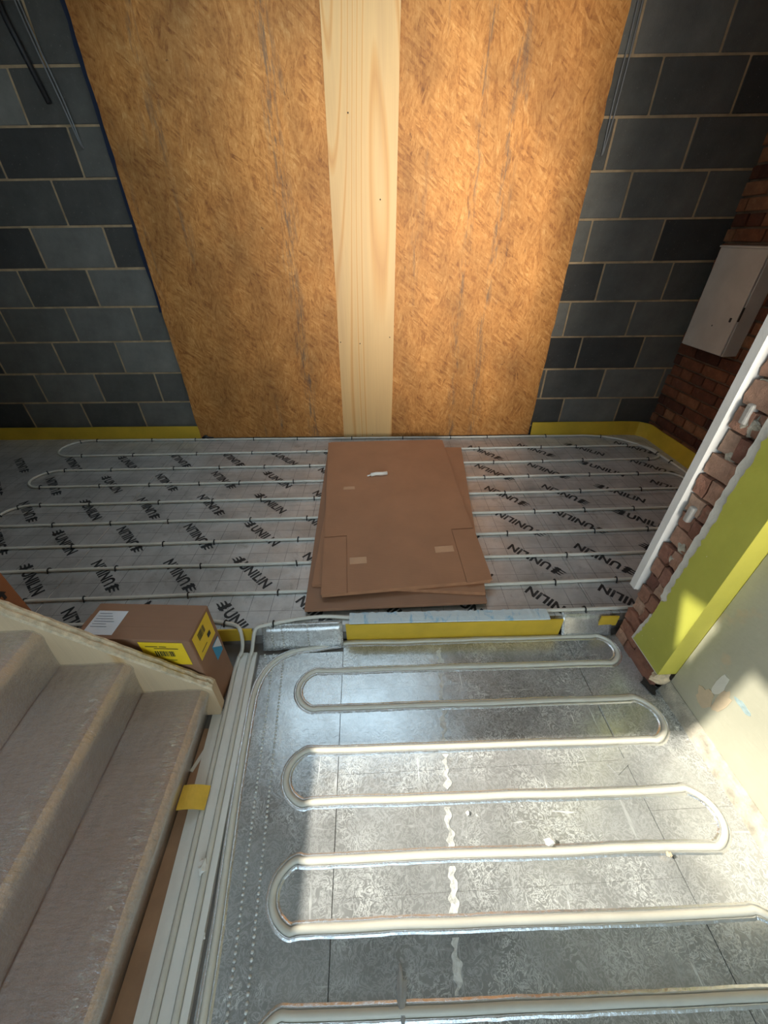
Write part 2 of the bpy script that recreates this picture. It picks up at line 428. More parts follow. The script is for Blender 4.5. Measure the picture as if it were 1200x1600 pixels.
def prism_me(name, poly, lo, hi, axis=2):
    """poly of 2-D points extruded along an axis between lo and hi"""
    def mk(p, h):
        q = [0, 0, 0]; o = [i for i in range(3) if i != axis]
        q[o[0]], q[o[1]], q[axis] = p[0], p[1], h; return q
    n = len(poly)
    vs = [mk(p, lo) for p in poly] + [mk(p, hi) for p in poly]
    tris = tessellate_polygon([[Vector((p[0], p[1], 0)) for p in poly]])
    fs = [tuple(t) for t in tris] + [tuple(i + n for i in reversed(t)) for t in tris]
    fs += [(i, (i + 1) % n, n + (i + 1) % n, n + i) for i in range(n)]
    me = pydata(name, vs, fs)
    bm = bmesh.new(); bm.from_mesh(me); bmesh.ops.recalc_face_normals(bm, faces=bm.faces); bm.to_mesh(me); bm.free()
    return me

def prism(name, poly, lo, hi, mat, parent=None, axis=2, loc=(0, 0, 0), rot=(0, 0, 0)):
    return link(name, prism_me(name, poly, lo, hi, axis), mat, parent, loc, rot)

def struct(o):
    o['kind'] = 'structure'; return o

def jag(a, b, n, amp, seed=0, axis=1):
    """ragged line between two 2-D points"""
    out = []
    for i in range(n + 1):
        t = i / n; p = [a[0] + (b[0] - a[0]) * t, a[1] + (b[1] - a[1]) * t]
        if 0 < i < n: p[axis] += amp * noise.noise(Vector((t * n * 0.9, seed * 3.7, 0.3)))
        out.append((p[0], p[1]))
    return out

def plate_with_holes(name, outer, holes, lo, hi, axis, mat):
    polys = [outer] + holes
    flat = [p for pl in polys for p in pl]
    n = len(flat)
    def mk(p, h):
        q = [0, 0, 0]; o = [i for i in range(3) if i != axis]
        q[o[0]], q[o[1]], q[axis] = p[0], p[1], h; return q
    tris = tessellate_polygon([[Vector((p[0], p[1], 0)) for p in pl] for pl in polys])
    vs = [mk(p, lo) for p in flat] + [mk(p, hi) for p in flat]
    fs = [tuple(t) for t in tris] + [tuple(i + n for i in reversed(t)) for t in tris]
    k = 0
    for pl in polys:
        m = len(pl)
        fs += [(k + i, k + (i + 1) % m, n + k + (i + 1) % m, n + k + i) for i in range(m)]
        k += m
    me = pydata(name, vs, fs)
    bm = bmesh.new(); bm.from_mesh(me); bmesh.ops.recalc_face_normals(bm, faces=bm.faces); bm.to_mesh(me); bm.free()
    return struct(link(name, me, mat))

# ------------------------------------------------------------------ room shell
WROT = -math.atan(0.047)          # the rear wall stands a touch askew
def wy(x): return 3.03 - 0.047 * x

# rear wall: mortar backing with every block laid on its own
wall = struct(box('wall_rear', (-3.85, 0.0, -0.25), (2.5, 0.2, 2.75), 'mortar', None, 0, 1, (0, 3.038, 0), (0, 0, WROT)))
ck = {}
def block(x0, x1, z0, z1):
    key = (round(x1 - x0, 3), round(z1 - z0, 3))
    if key not in ck:
        ck[key] = box_me('concrete_block', (0, -0.004, 0), (key[0], 0.06, key[1]), 0.003)
        ck[key].materials.append(MAT['block'])
    o = link('concrete_block', ck[key], None, wall, (x0, random.uniform(-0.001, 0.002), z0), (0, random.uniform(-0.003, 0.003), 0))
J = 0.012
courses = [0.0755 + 0.2275 * k for k in range(-1, 12)]
for i, z in enumerate(courses[:-1]):
    k = i - 1
    z0, z1 = z + J / 2, courses[i + 1] - J / 2
    if z1 > 2.72: z1 = 2.72
    if z1 - z0 < 0.05: continue
    # left of the boarded opening
    j = -1.865 if k % 2 == 0 else -1.655
    edge = -1.36
    while edge > -3.8:
        block(max(j, -3.84) + J / 2, edge - J / 2, z0, z1); edge = j; j -= 0.468
    j = [1.56, 1.365, 1.575, 1.425, 1.59, 1.44][max(k, 0) % 6] if k < 6 else [1.605, 1.435][k % 2]
    edge = 1.255
    while edge < 2.33:
        nx = min(j, 2.36)
        if nx - edge > 0.04: block(edge + J / 2, nx - J / 2, z0, z1)
        edge = j; j += 0.452

# right wall of the rear room: brick by brick
wr = struct(box('wall_right', (2.315, 1.0, -0.25), (2.52, 3.1, 2.75), 'brick_mortar'))
bme = box_me('brick', (-0.004, 0, 0), (0.09, 0.212, 0.063), 0.003); bme.materials.append(MAT['brick'])
hme = box_me('brick', (-0.004, 0, 0), (0.09, 0.101, 0.063), 0.003); hme.materials.append(MAT['brick'])
for r in range(34):
    z = -0.03 + 0.075 * r
    head = r % 4 == 3
    y = 3.09 - (0.11 if r % 2 else 0.0) - (0.055 if head else 0)
    while y > 1.12:
        ln = 0.101 if head else 0.212
        y -= ln + 0.011
        if y < 1.10: break
        link('brick', hme if head else bme, None, wr, (2.305 + random.uniform(-0.003, 0.003), y, z), (random.uniform(-0.01, 0.01), 0, 0))

wl = struct(box('wall_left', (-3.9, 0.95, -0.25), (-3.72, 3.3, 2.75), 'block'))
pl_ = struct(box('wall_partition_left', (-3.9, 0.95, -0.25), (-2.0, 1.08, 3.8), 'room_white'))
struct(box('lintel', (-2.0, 0.95, 2.32), (2.52, 1.08, 3.9), 'room_white'))
# stairwell side wall with the tall window the sun comes through
wleft = plate_with_holes('wall_stairwell', [(-2.8, -0.25), (1.0, -0.25), (1.0, 3.9), (-2.8, 3.9)],
    [[(0.220, 1.675), (0.672, 1.675), (0.672, 3.58), (0.220, 3.58)],
     [(0.838, 3.225), (0.985, 3.565), (0.818, 3.615)]], -2.16, -2.0, 0, 'room_white')  # unseen triangular hole, added to cast the lit triangle on the jamb
# wall behind the viewer with its window
plate_with_holes('wall_front', [(-2.16, -0.25), (1.4, -0.25), (1.4, 3.9), (-2.16, 3.9)],
    [[(-1.75, 0.45), (1.05, 0.45), (1.05, 2.55), (-1.75, 2.55)]], -2.82, -2.66, 1, 'room_white')
struct(box('ceiling_front', (-2.16, -2.82, 3.8), (1.4, 1.08, 3.9), 'room_brown'))
# rear ceiling with the roof opening and its lining
plate_with_holes('ceiling', [(-3.9, 0.95), (2.52, 0.95), (2.52, 3.4), (-3.9, 3.4)],
    [[(-1.12, 1.68), (0.60, 1.68), (0.60, 2.86), (-1.12, 2.86)]], 2.5, 2.56, 2, 'room_white')
sh = struct(box('rooflight_lining', (0.60, 1.64, 2.5), (0.63, 2.90, 2.95), 'room_white'))
struct(box('rooflight_lining', (-1.15, 1.64, 2.5), (-1.12, 2.90, 2.95), 'room_white', sh))
struct(box('rooflight_lining', (-1.12, 2.86, 2.5), (0.60, 2.90, 2.95), 'room_white', sh))
struct(box('rooflight_lining', (-1.12, 1.64, 2.5), (0.60, 1.68, 2.95), 'room_white', sh))
# unseen wall added to keep the sun off the rear roof opening
struct(box('sun_block_wall', (-4.9, 1.15, -0.25), (-4.6, 7.0, 7.85), 'brick'))

# floors
floor = struct(box('floor', (-3.9, 1.086, -0.25), (2.35, 3.2, -0.052), 'concrete_floor'))
floor_low = struct(box('floor_lower', (-2.16, -2.82, -0.25), (1.4, 1.12, -0.106), 'concrete_floor'))

# insulation boards of the rear floor with their print
text_me = {}
def lettering():
    cu = bpy.data.curves.new('lettering', 'FONT'); cu.body = 'UNILIN'; cu.size = 0.072; cu.offset = 0.0026
    cu.space_character = 1.04
    ob = bpy.data.objects.new('tmp', cu); C.objects.link(ob)
    dg = bpy.context.evaluated_depsgraph_get(); dg.update()
    me = bpy.data.meshes.new_from_object(ob.evaluated_get(dg))
    bpy.data.objects.remove(ob)
    xs = [v.co.x for v in me.vertices]; w = max(xs) - min(xs); x0 = min(xs)
    bm = bmesh.new(); bm.from_mesh(me)
    k = 0.232 / w
    for v in bm.verts: v.co.x = (v.co.x - x0) * k - 0.080; v.co.z = 0
    # three-pronged mark in front of the word
    hgt = 0.052
    for q in range(3):
        z = q * hgt / 2.6
        y0 = 0.001 + q * 0.0165
        pts = [(-0.160 + q * 0.006, y0 + 0.006), (-0.118, y0), (-0.098, y0 + 0.002), (-0.092, y0 + 0.011), (-0.118, y0 + 0.010), (-0.150 + q * 0.006, y0 + 0.012)]
        bm.faces.new([bm.verts.new((x, y, 0)) for x, y in pts])
    pts = [(-0.128, -0.002), (-0.104, -0.002), (-0.094, 0.054), (-0.116, 0.054)]
    bm.faces.new([bm.verts.new((x, y, 0.0001)) for x, y in pts])
    for v in bm.verts: v.co.y -= 0.026
    m2 = bpy.data.meshes.new('printed_lettering'); bm.to_mesh(m2); bm.free()
    m2.materials.clear(); m2.materials.append(MAT['print_black'])
    return m2
LM = lettering()
xb = [-3.72, -1.55, 0.98, 2.31]
boards = []
for i in range(3):
    for (ya, yb) in ((1.088, 2.02), (2.023, 3.16)):
        sk = 0.14 if False else 0.0
        o = box('insulation_board', (xb[i] + 0.0015, ya, -0.052), (xb[i + 1] - 0.0015, yb, 0.0 - 0.0006 * ((i + int(ya)) % 2)), 'insulation_foil', floor, 0.001)
        boards.append((o, xb[i], xb[i + 1], ya, yb))
for r in range(-1, 7):
    for k in range(-9, 9):
        cx0 = -0.622 + 0.3625 * k
        cy = 1.440 + 0.306 * r + random.uniform(-0.012, 0.012)
        cx = cx0 * (1 + 0.055 * (cy - 1.44) / 0.62 * 0.7) + random.uniform(-0.01, 0.01)
        if not (-3.6 < cx < 2.2 and 1.12 < cy < 2.95): continue
        for o, a, b, c, d in boards:
            if a <= cx < b and c <= cy < d: break
        fwd = k % 3 == 0
        ang = -math.pi / 4 if fwd else math.pi * 0.735
        ang += random.uniform(-0.03, 0.03); me_ = LM
        if cy < 1.24:
            bm = bmesh.new(); bm.from_mesh(LM)
            ln = Matrix.Rotation(-ang, 3, 'Z') @ Vector((0, 1, 0))
            bmesh.ops.bisect_plane(bm, geom=list(bm.verts) + list(bm.edges) + list(bm.faces), plane_co=ln * (1.092 - cy), plane_no=ln, clear_inner=True)
            me_ = bpy.data.meshes.new('printed_lettering'); bm.to_mesh(me_); bm.free()
            if not me_.polygons: continue
            me_.materials.append(MAT['print_black'])
        link('printed_lettering', me_, None, o, (cx, cy, 0.0007), (0, 0, ang))

# ------------------------------------------------------------------ boarded opening
def wall_thing(name, poly, y0, y1, mat, label, cat, group=None):
    o = prism(name, poly, y0, y1, mat, None, 1, (0, 3.03, 0), (0, 0, WROT))
    return tag(o, label, cat, group)
wall_thing('oriented_strand_board', jag((-1.425, 0.006), (-0.02, 0.006), 24, 0.006, 1) + [(-0.02, 2.6)] + jag((-1.425, 2.6), (-1.425, 0.006), 40, 0.008, 2, 0)[:-1],
           -0.030, -0.012, 'osb', 'orange-brown strand board covering the opening left of the pale plank', 'wood board', 'strand boards over the opening')
wall_thing('oriented_strand_board', jag((0.0, 0.004), (1.318, 0.012), 24, 0.006, 5) + jag((1.318, 0.012), (1.352, 2.6), 40, 0.008, 6, 0)[1:] + [(0.0, 2.6)],
           -0.030, -0.012, 'osb', 'bright orange strand board covering the opening right of the pale plank', 'wood board', 'strand boards over the opening')
pk = wall_thing('timber_plank', [(-0.218, 0.004), (0.178, 0.004), (0.229, 2.6), (-0.168, 2.6)], -0.049, -0.031, 'pine',
           'pale pine plank standing upright over the joint of the strand boards', 'plank')
scr_me = None
bm = bmesh.new(); bmesh.ops.create_uvsphere(bm, u_segments=8, v_segments=5, radius=0.004); scr_me = bpy.data.meshes.new('screw'); bm.to_mesh(bm and scr_me); bm.free()
scr_me.materials.append(MAT['ink'])
for (sx, sz) in ((-0.19, 0.75), (0.165, 0.78), (-0.05, 0.74), (-0.06, 1.92), (0.11, 1.55), (0.02, 0.03)):
    link('screw', scr_me, None, pk, (sx, -0.049, sz))
# dark blue membrane edge peeping out at the left of the boards
o = wall_thing('damp_proof_membrane', jag((-1.452, 0.95), (-1.462, 2.6), 20, 0.012, 9, 0) + [(-1.40, 2.6), (-1.40, 0.95)], -0.0115, -0.009, 'membrane_blue',
           'thin dark blue membrane edge showing beside the left strand board', 'membrane')
# black scrap at the foot of the left board
s = tube('plastic_scrap', catmull([(-1.40, 3.045, 0.013), (-1.37, 3.040, 0.03), (-1.35, 3.040, 0.016), (-1.31, 3.036, 0.013)], 5), 0.010, 'cable_black')
tag(s, 'black scrap at the bottom left corner of the strand board', 'scrap')

# cables on the block wall
def wp(x, z, off=0.012): return (x, wy(x) - off, z)
cb = tube('cable_conduit', [wp(-1.770, 2.5, 0.02), wp(-1.755, 2.28, 0.02), wp(-1.690, 1.98, 0.02)], 0.014, 'cable_black'); tag(cb, 'black conduit end running down the left block wall', 'conduit')
cb = empty('grey_cable', wp(-1.66, 2.5)); tag(cb, 'pair of thin grey cables hanging down the left block wall', 'cable')
for dx in (0, 0.018):
    p = [Vector(wp(-1.70 + dx, 2.5, 0.012)), Vector(wp(-1.67 + dx, 2.25, 0.014)), Vector(wp(-1.63 + dx, 2.0, 0.014)), Vector(wp(-1.605 + dx * 0.4, 1.83, 0.01)), Vector(wp(-1.60, 1.80, -0.01))]
    tube('cable', [q - Vector(cb.location) for q in catmull(p, 4)], 0.004, 'cable_grey', cb, 8)
cb = empty('grey_cable', wp(1.38, 2.5)); tag(cb, 'pair of thin grey cables on the block wall right of the boards', 'cable')
for dx in (0, 0.022):
    p = [Vector(wp(1.385 + dx, 2.5)), Vector(wp(1.39 + dx, 2.2)), Vector(wp(1.385 + dx, 1.95)), Vector(wp(1.39 + dx * 0.3, 1.76, 0.01)), Vector(wp(1.392, 1.74, -0.01))]
    tube('cable', [q - Vector(cb.location) for q in catmull(p, 4)], 0.0035, 'cable_grey', cb, 8)

# yellow edge foam
def foam(name, path, h, t, label, lean=0.0, z0=0.0):
    vs = []; fs = []
    P = [Vector((p[0], p[1], 0)) for p in path]
    for i, p in enumerate(P):
        d = (P[min(i + 1, len(P) - 1)] - P[max(i - 1, 0)]).normalized(); nrm = Vector((-d.y, d.x, 0))
        hh = h + 0.004 * noise.noise(Vector((i * 0.4, 2.2, len(path))))
        for (u, z) in ((0, 0), (t, 0), (t + lean, hh), (lean, hh)): vs.append(p + nrm * u + Vector((0, 0, z0 + z)))
    for i in range(len(P) - 1):
        a, b = i * 4, i * 4 + 4
        for k in range(4): fs.append((a + k, a + (k + 1) % 4, b + (k + 1) % 4, b + k))
    n = len(P) - 1
    fs += [(3, 2, 1, 0), (n * 4, n * 4 + 1, n * 4 + 2, n * 4 + 3)]
    o = link(name, pydata(name, vs, fs), 'foam_yellow'); tag(o, label, 'foam strip', 'yellow edge foam strips'); return o
foam('edge_foam_strip', [(-3.7 + i * 0.114, wy(-3.7 + i * 0.114) - 0.028) for i in range(21)], 0.105, 0.008, 'yellow foam strip along the foot of the left block wall')
cpts = [(1.335 + i * 0.08, wy(1.335 + i * 0.08) - 0.030) for i in range(11)] + [(2.20, 2.890), (2.235, 2.86), (2.252, 2.82)] + [(2.252, 2.80 - i * 0.08) for i in range(21)]
foam('edge_foam_strip', cpts, 0.115, 0.008, 'yellow foam strip bending round the corner below the brick wall', 0.006)

# ------------------------------------------------------------------ jamb of the knocked-through opening
jw = struct(box('wall_partition', (1.10, 0.80, -0.25), (2.32, 1.045, 3.9), 'brick_mortar'))
rr = random.Random(3)
z = -0.106; r = 0
while z < 2.40:
    h = 0.058 + rr.uniform(0, 0.014)
    cuts = [0.925, 1.047] if rr.random() < 0.35 else [0.925, 0.925 + rr.uniform(0.045, 0.080), 1.047]
    for a, b in zip(cuts[:-1], cuts[1:]):
        bm = bmesh.new(); bmesh.ops.create_cube(bm, size=1)
        bmesh.ops.subdivide_edges(bm, edges=list(bm.edges), cuts=2, use_grid_fill=True)
        prot = rr.uniform(0.004, 0.018)
        for v in bm.verts:
            c = Vector((1.088 - prot + (v.co.x + 0.5) * 0.06, a + 0.003 + (v.co.y + 0.5) * (b - a - 0.006), z + 0.003 + (v.co.z + 0.5) * (h - 0.005)))
            nn = noise.noise_vector(c * 38)
            v.co = c + nn * 0.0060
        me = bpy.data.meshes.new('brick'); bm.to_mesh(me); bm.free()
        link('brick', me, 'cut_brick', jw)
    z += h + 0.006; r += 1
# low sooty foot of the jamb
fm = prism('brick_foot', jag((0.80, -0.106), (0.93, -0.106), 6, 0.0, 1) + [(0.93, 0.0)] + jag((0.93, 0.002), (0.80, 0.002), 14, 0.012, 7)[1:], 1.078, 1.12, 'cut_brick', jw, 0)
# grey fixings left in the brick
for (yy, zz) in ((1.005, 0.955), (1.01, 0.60)):
    box('plug', (1.062, yy - 0.011, zz - 0.03), (1.09, yy + 0.011, zz + 0.03), 'grey_plug', jw, 0.006, 2)
for (yy, zz, s_) in ((0.995, 0.93, 0.03), (1.01, 1.03, 0.025), (1.0, 0.41, 0.022), (0.985, 0.47, 0.02), (1.0, 0.82, 0.018)):
    bm = bmesh.new(); bmesh.ops.create_icosphere(bm, subdivisions=3, radius=s_)
    for v in bm.verts: v.co = v.co * (1 + 0.6 * noise.noise(v.co * 60)); v.co.x *= 0.5
    me = pydata('mortar_lump', [], []); bm.to_mesh(me); bm.free()
    link('mortar_lump', me, 'gypsum_rough', jw, (1.088, yy, zz))
# plasterboard whose edge shows at the back of the jamb
pb = prism('plasterboard', jag((1.055, 0.192), (1.072, 0.186), 6, 0.006, 3) + [(2.29, 0.19), (2.29, 2.3), (1.055, 2.3)], 1.053, 1.083, 'plasterboard', None, 1)
tag(pb, 'upright white plasterboard edge behind the exposed brick jamb', 'plasterboard')
# plaster and green paint on the reveal
prism('plaster_coat', [(0.792, 0.0)] + jag((0.962, 0.0), (0.944, 0.17), 8, 0.006, 3, 0) + jag((0.930, 0.175), (0.934, 0.265), 5, 0.004, 5, 0) + jag((0.944, 0.27), (0.934, 2.5), 110, 0.007, 4, 0) + [(0.792, 2.5)], 1.064, 1.10, 'plaster', jw, 0)
prism('green_paint_layer', [(0.785, 0.010), (0.950, 0.010)] + jag((0.946, 0.02), (0.928, 0.17), 12, 0.010, 12, 0) + jag((0.929, 0.18), (0.928, 0.26), 8, 0.004, 2, 0) + jag((0.915, 0.27), (0.893, 2.5), 160, 0.013, 8, 0) + [(0.785, 2.5)], 1.060, 1.0642, 'green_paint', jw, 0)
box('painted_return', (1.0606, 0.7845, 0.010), (1.135, 0.80, 2.5), 'yellow_paint', jw)
bm = bmesh.new(); bmesh.ops.create_icosphere(bm, subdivisions=3, radius=0.03)
for v in bm.verts:
    v.co = v.co * (1 + 0.5 * noise.noise(v.co * 50)); v.co.x *= 1.25; v.co.y *= 0.6
me = pydata('broken_corner', [], []); bm.to_mesh(me); bm.free(); link('broken_corner', me, 'broken_wood', jw, (1.092, 0.792, -0.022))

# cream wall towards the viewer
cw = struct(box('wall_cream', (1.13, -2.82, -0.040), (1.4, 0.786, 3.9), 'cream_wall', None, 0.004))
bm = bmesh.new()
N = 70
rows = []
for i in range(N + 1):
    y = -2.7 + (0.786 + 2.7) * i / N
    a = noise.noise(Vector((y * 14, 0, 0))) * 0.006; b = noise.noise(Vector((y * 30, 5, 0))) * 0.005
    rows.append([bm.verts.new(p) for p in ((1.104 + a, y, -0.106), (1.110 + a + b, y, -0.075), (1.116 + b, y, -0.050), (1.127, y, -0.036), (1.16, y, -0.036), (1.16, y, -0.106))])
for i in range(N):
    for k in range(5): bm.faces.new((rows[i][k], rows[i + 1][k], rows[i + 1][k + 1], rows[i][k + 1]))
me = bpy.data.meshes.new('baseboard_right'); bm.to_mesh(me); bm.free()
struct(link('baseboard_right', me, 'gypsum_rough'))
def blotch(name, cy, cz, ry, rz, mat, seed):
    pts = []
    for i in range(18):
        a = 2 * math.pi * i / 18; q = 1 + 0.5 * noise.noise(Vector((math.cos(a) * 1.5, math.sin(a) * 1.5, seed)))
        pts.append((cy + ry * q * math.cos(a), cz + rz * q * math.sin(a)))
    prism(name, pts, 1.1285, 1.1305, mat, cw, 0)
blotch('filler_patch', 0.655, 0.155, 0.016, 0.05, 'filler_white', 1)
blotch('filler_patch', 0.665, 0.06, 0.03, 0.04, 'filler_orange', 2)
blotch('filler_patch', 0.62, 0.12, 0.02, 0.05, 'filler_orange', 3)
blotch('filler_patch', 0.570, 0.175, 0.028, 0.012, 'filler_blue', 4)
for i, (yy, zz) in enumerate(((0.45, -0.02), (0.35, -0.03), (0.30, -0.05))):
    pass

# ------------------------------------------------------------------ meter cupboard on the brick wall
mc = empty('meter_cupboard', (2.303, 2.61, 0.735)); tag(mc, 'small off-white metal cupboard hanging on the brick wall', 'cupboard')
box('body', (-0.095, -0.182, 0), (0, 0.182, 0.565), 'metal_box', mc, 0.004, 2)
dr = box('door', (-0.108, -0.178, 0.006), (-0.0955, 0.178, 0.559), 'metal_box', mc, 0.004, 2)
box('keyhole', (-0.1092, -0.142, 0.19), (-0.107, -0.126, 0.214), 'ink', dr, 0.002)
box('latch', (-0.104, -0.186, 0.20), (-0.096, -0.179, 0.275), 'dirt', dr)
box('screw', (-0.1092, -0.02, 0.148), (-0.107, -0.013, 0.156), 'ink', dr)
box('rim', (-0.113, -0.186, 0.559), (-0.0, 0.186, 0.569), 'metal_box', mc, 0.002)
# small white scrap behind the foam
o = box('paper_scrap', (-0.008, -0.02, 0), (0.008, 0.02, 0.012), 'white_plastic', None, 0.003, 1, (2.29, 2.66, 0.002), (0.2, 0.1, 0.4)); tag(o, 'tiny white scrap lying between yellow foam and brick wall', 'scrap')

# ------------------------------------------------------------------ heating pipe of the rear floor
R = 0.0082
YL = [3.026, 2.767, 2.540, 2.312, 2.098, 1.883, 1.680, 1.493, 1.290, 1.145]   # near x = -1.5
YR = [2.898, 2.701, 2.475, 2.266, 2.066, 1.856, 1.656, 1.463, 1.275, 1.092]   # near x = 1.5
def ry(k, x): return YL[k] + (YR[k] - YL[k]) * (x + 1.5) / 3.1
def wig(k, x): return 0.006 * noise.noise(Vector((x * 1.7, k * 5.1, 0.5)))
def row(k, x0, x1, step=0.12):
    n = max(2, int(abs(x1 - x0) / step)); out = []
    for i in range(n + 1):
        x = x0 + (x1 - x0) * i / n
        out.append((x, ry(k, x) + wig(k, x), R + 0.001))
    return out
def loop(x, ya, yb, side, bulge=1.0, n=8):
    cy = (ya + yb) / 2; r = (ya - yb) / 2; out = []
    for i in range(1, n):
        a = math.pi * i / n
        out.append((x + side * abs(r) * bulge * math.sin(a), cy + r * math.cos(a), R + 0.001))
    return out
XLR = {0: -2.33, 2: -2.25, 4: -2.16, 6: -2.45, 8: -2.9}
XRR = {1: 2.07, 3: 2.03, 5: 1.98, 7: 1.95}
ZP = R + 0.001
ra = row(9, -2.75, -0.80)
lead_a = [(-0.72, 1.128, ZP), (-0.66, 1.115, ZP), (-0.612, 1.10, ZP), (-0.586, 1.074, 0.008), (-0.580, 1.050, -0.035), (-0.584, 1.028, -0.070), (-0.593, 1.005, -0.082)]
path = list(reversed(lead_a)) + list(reversed(ra))
path += list(reversed(loop(-2.75, ry(8, -2.75), ry(9, -2.75), -1)))
path += row(8, -2.75, XRR[7]) + list(reversed(loop(XRR[7], ry(7, XRR[7]), ry(8, XRR[7]), 1)))
path += row(7, XRR[7], XLR[6]) + list(reversed(loop(XLR[6], ry(6, XLR[6]), ry(7, XLR[6]), -1)))
path += row(6, XLR[6], XRR[5]) + list(reversed(loop(XRR[5], ry(5, XRR[5]), ry(6, XRR[5]), 1)))
path += row(5, XRR[5], XLR[4]) + list(reversed(loop(XLR[4], ry(4, XLR[4]), ry(5, XLR[4]), -1, 1.15)))
path += row(4, XLR[4], XRR[3]) + list(reversed(loop(XRR[3], ry(3, XRR[3]), ry(4, XRR[3]), 1)))
path += row(3, XRR[3], XLR[2]) + list(reversed(loop(XLR[2], ry(2, XLR[2]), ry(3, XLR[2]), -1, 1.15)))
path += row(2, XLR[2], XRR[1]) + list(reversed(loop(XRR[1], ry(1, XRR[1]), ry(2, XRR[1]), 1)))
path += row(1, XRR[1], XLR[0]) + list(reversed(loop(XLR[0], ry(0, XLR[0]), ry(1, XLR[0]), -1, 1.1)))
path += row(0, XLR[0], 1.78)
path += [(1.93, 2.855, ZP), (2.05, 2.78, ZP), (2.135, 2.66, ZP), (2.175, 2.50, ZP), (2.19, 2.30, ZP), (2.195, 2.0, ZP), (2.195, 1.6, ZP), (2.19, 1.30, ZP), (2.15, 1.16, ZP), (2.05, 1.10, ZP)]
rb = row(9, 1.9, -0.10); rb = [(x, 1.112 - 0.006 * (x - 0.5) , z) for x, y, z in rb]
path += rb
path += [(-0.22, 1.128, ZP), (-0.33, 1.122, ZP), (-0.43, 1.105, ZP), (-0.490, 1.092, ZP), (-0.520, 1.074, 0.010), (-0.534, 1.050, -0.035), (-0.540, 1.028, -0.068), (-0.545, 1.005, -0.082)]
hp = empty('heating_pipe', (0, 0, 0)); tag(hp, 'long white heating pipe clipped in loops across the printed rear floor', 'pipe')
full = catmull(path, 4)
tube('pipe', full, R, 'pipe_white', hp, 8)
# black clips straddling the pipe
cv = []; cf = []
def clip_me():
    pts = [(-0.016, -0.008)] + [(-0.0112 * math.cos(a), 0.0012 + 0.0112 * math.sin(a)) for a in [math.pi * q / 6 for q in range(7)]] + [(0.016, -0.008)]
    P = [Vector((0, p[0], p[1])) for p in pts]
    return tube_me('pipe_clip', P, 0.0034, 6)
CM = clip_me(); CM.materials.append(MAT['clip_black'])
acc = 0.0; nxt = 0.2; rc = random.Random(11)
for i in range(1, len(full)):
    d = (full[i] - full[i - 1]); acc += d.length
    if acc > nxt:
        if full[i].z > 0 and full[i].x > -2.6 and not (-0.36 < full[i].x < 0.72 and 1.0 < full[i].y < 2.80):
            curve = abs(d.normalized().y) > 0.35
            link('pipe_clip', CM, None, hp, full[i], (0, 0, math.atan2(d.y, d.x) + rc.uniform(-0.25, 0.25)))
            nxt = acc + (0.11 if curve else rc.uniform(0.26, 0.48))
        else: nxt = acc + 0.2

# ------------------------------------------------------------------ foil-faced lower floor
def foil_panel(poly, mat='foil', dz=0.0, name='foil_panel'):
    return prism(name, poly, -0.106, -0.098 + dz, mat, floor_low, 2)
g = 0.0012
def lx(y): return -0.512 + (1.03 - y) * 0.058          # strip side
def jl(y): return -0.150 + 0.004 * (1.0 - y)
def jr(y): return 0.838 + 0.0 * y
ys = [1.062, 0.985, 0.545, 0.115, -0.32, -0.9, -1.7]
# left turn panel, one long sheet
foil_panel([(lx(1.02), 1.02), (lx(-1.7), -1.7), (jl(-1.7) - g, -1.7), (jl(1.02) - g, 1.02)])
foil_panel([(jl(0.845) + g, 0.845), (jl(1.046) + g, 1.046), (jr(0) - g, 1.046), (jr(0) - g, 0.845)], dz=0.0004)
yy = [0.845, 0.545, 0.245, -0.10, -0.55, -1.1, -1.7]
for a, b in zip(yy[:-1], yy[1:]):
    foil_panel([(jl(b) + g, b + g * 0.2), (jl(a) + g, a - g * 0.2), (jr(0) - g, a - g * 0.2), (jr(0) - g, b + g * 0.2)], dz=-0.0003 if int(a * 10) % 2 else 0.0002)
yr = [1.046, 0.765, 0.40, 0.05, -0.5, -1.1, -1.7]
for a, b in zip(yr[:-1], yr[1:]):
    foil_panel([(jr(0) + g, b + g * 0.3), (jr(0) + g, a - g * 0.3), (1.108, a - g * 0.3), (1.108, b + g * 0.3)], dz=0.0003)
# smaller overlapping pieces by the right hand loops
foil_panel([(jr(0) + 0.004, 0.735), (jr(0) + 0.004, 0.585), (0.945, 0.585), (0.925, 0.735)], dz=0.0022, name='foil_patch')
foil_panel([(0.842, 0.55), (0.842, 0.53), (0.79, 0.50), (0.77, 0.535)], dz=0.0024, name='foil_patch')
# bright reflection streak across the middle sheets, imitated by pale crinkled strips
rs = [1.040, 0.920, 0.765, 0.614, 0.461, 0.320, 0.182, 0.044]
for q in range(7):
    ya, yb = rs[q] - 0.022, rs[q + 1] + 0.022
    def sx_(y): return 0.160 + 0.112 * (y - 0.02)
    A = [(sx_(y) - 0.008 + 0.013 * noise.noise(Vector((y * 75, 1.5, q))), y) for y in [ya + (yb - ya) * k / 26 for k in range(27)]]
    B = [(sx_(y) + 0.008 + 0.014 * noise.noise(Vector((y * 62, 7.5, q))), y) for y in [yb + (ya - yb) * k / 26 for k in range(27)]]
    prism('streak_bead_foil', A + B, -0.0982, -0.0966, 'streak_bead_foil', floor_low, 2)
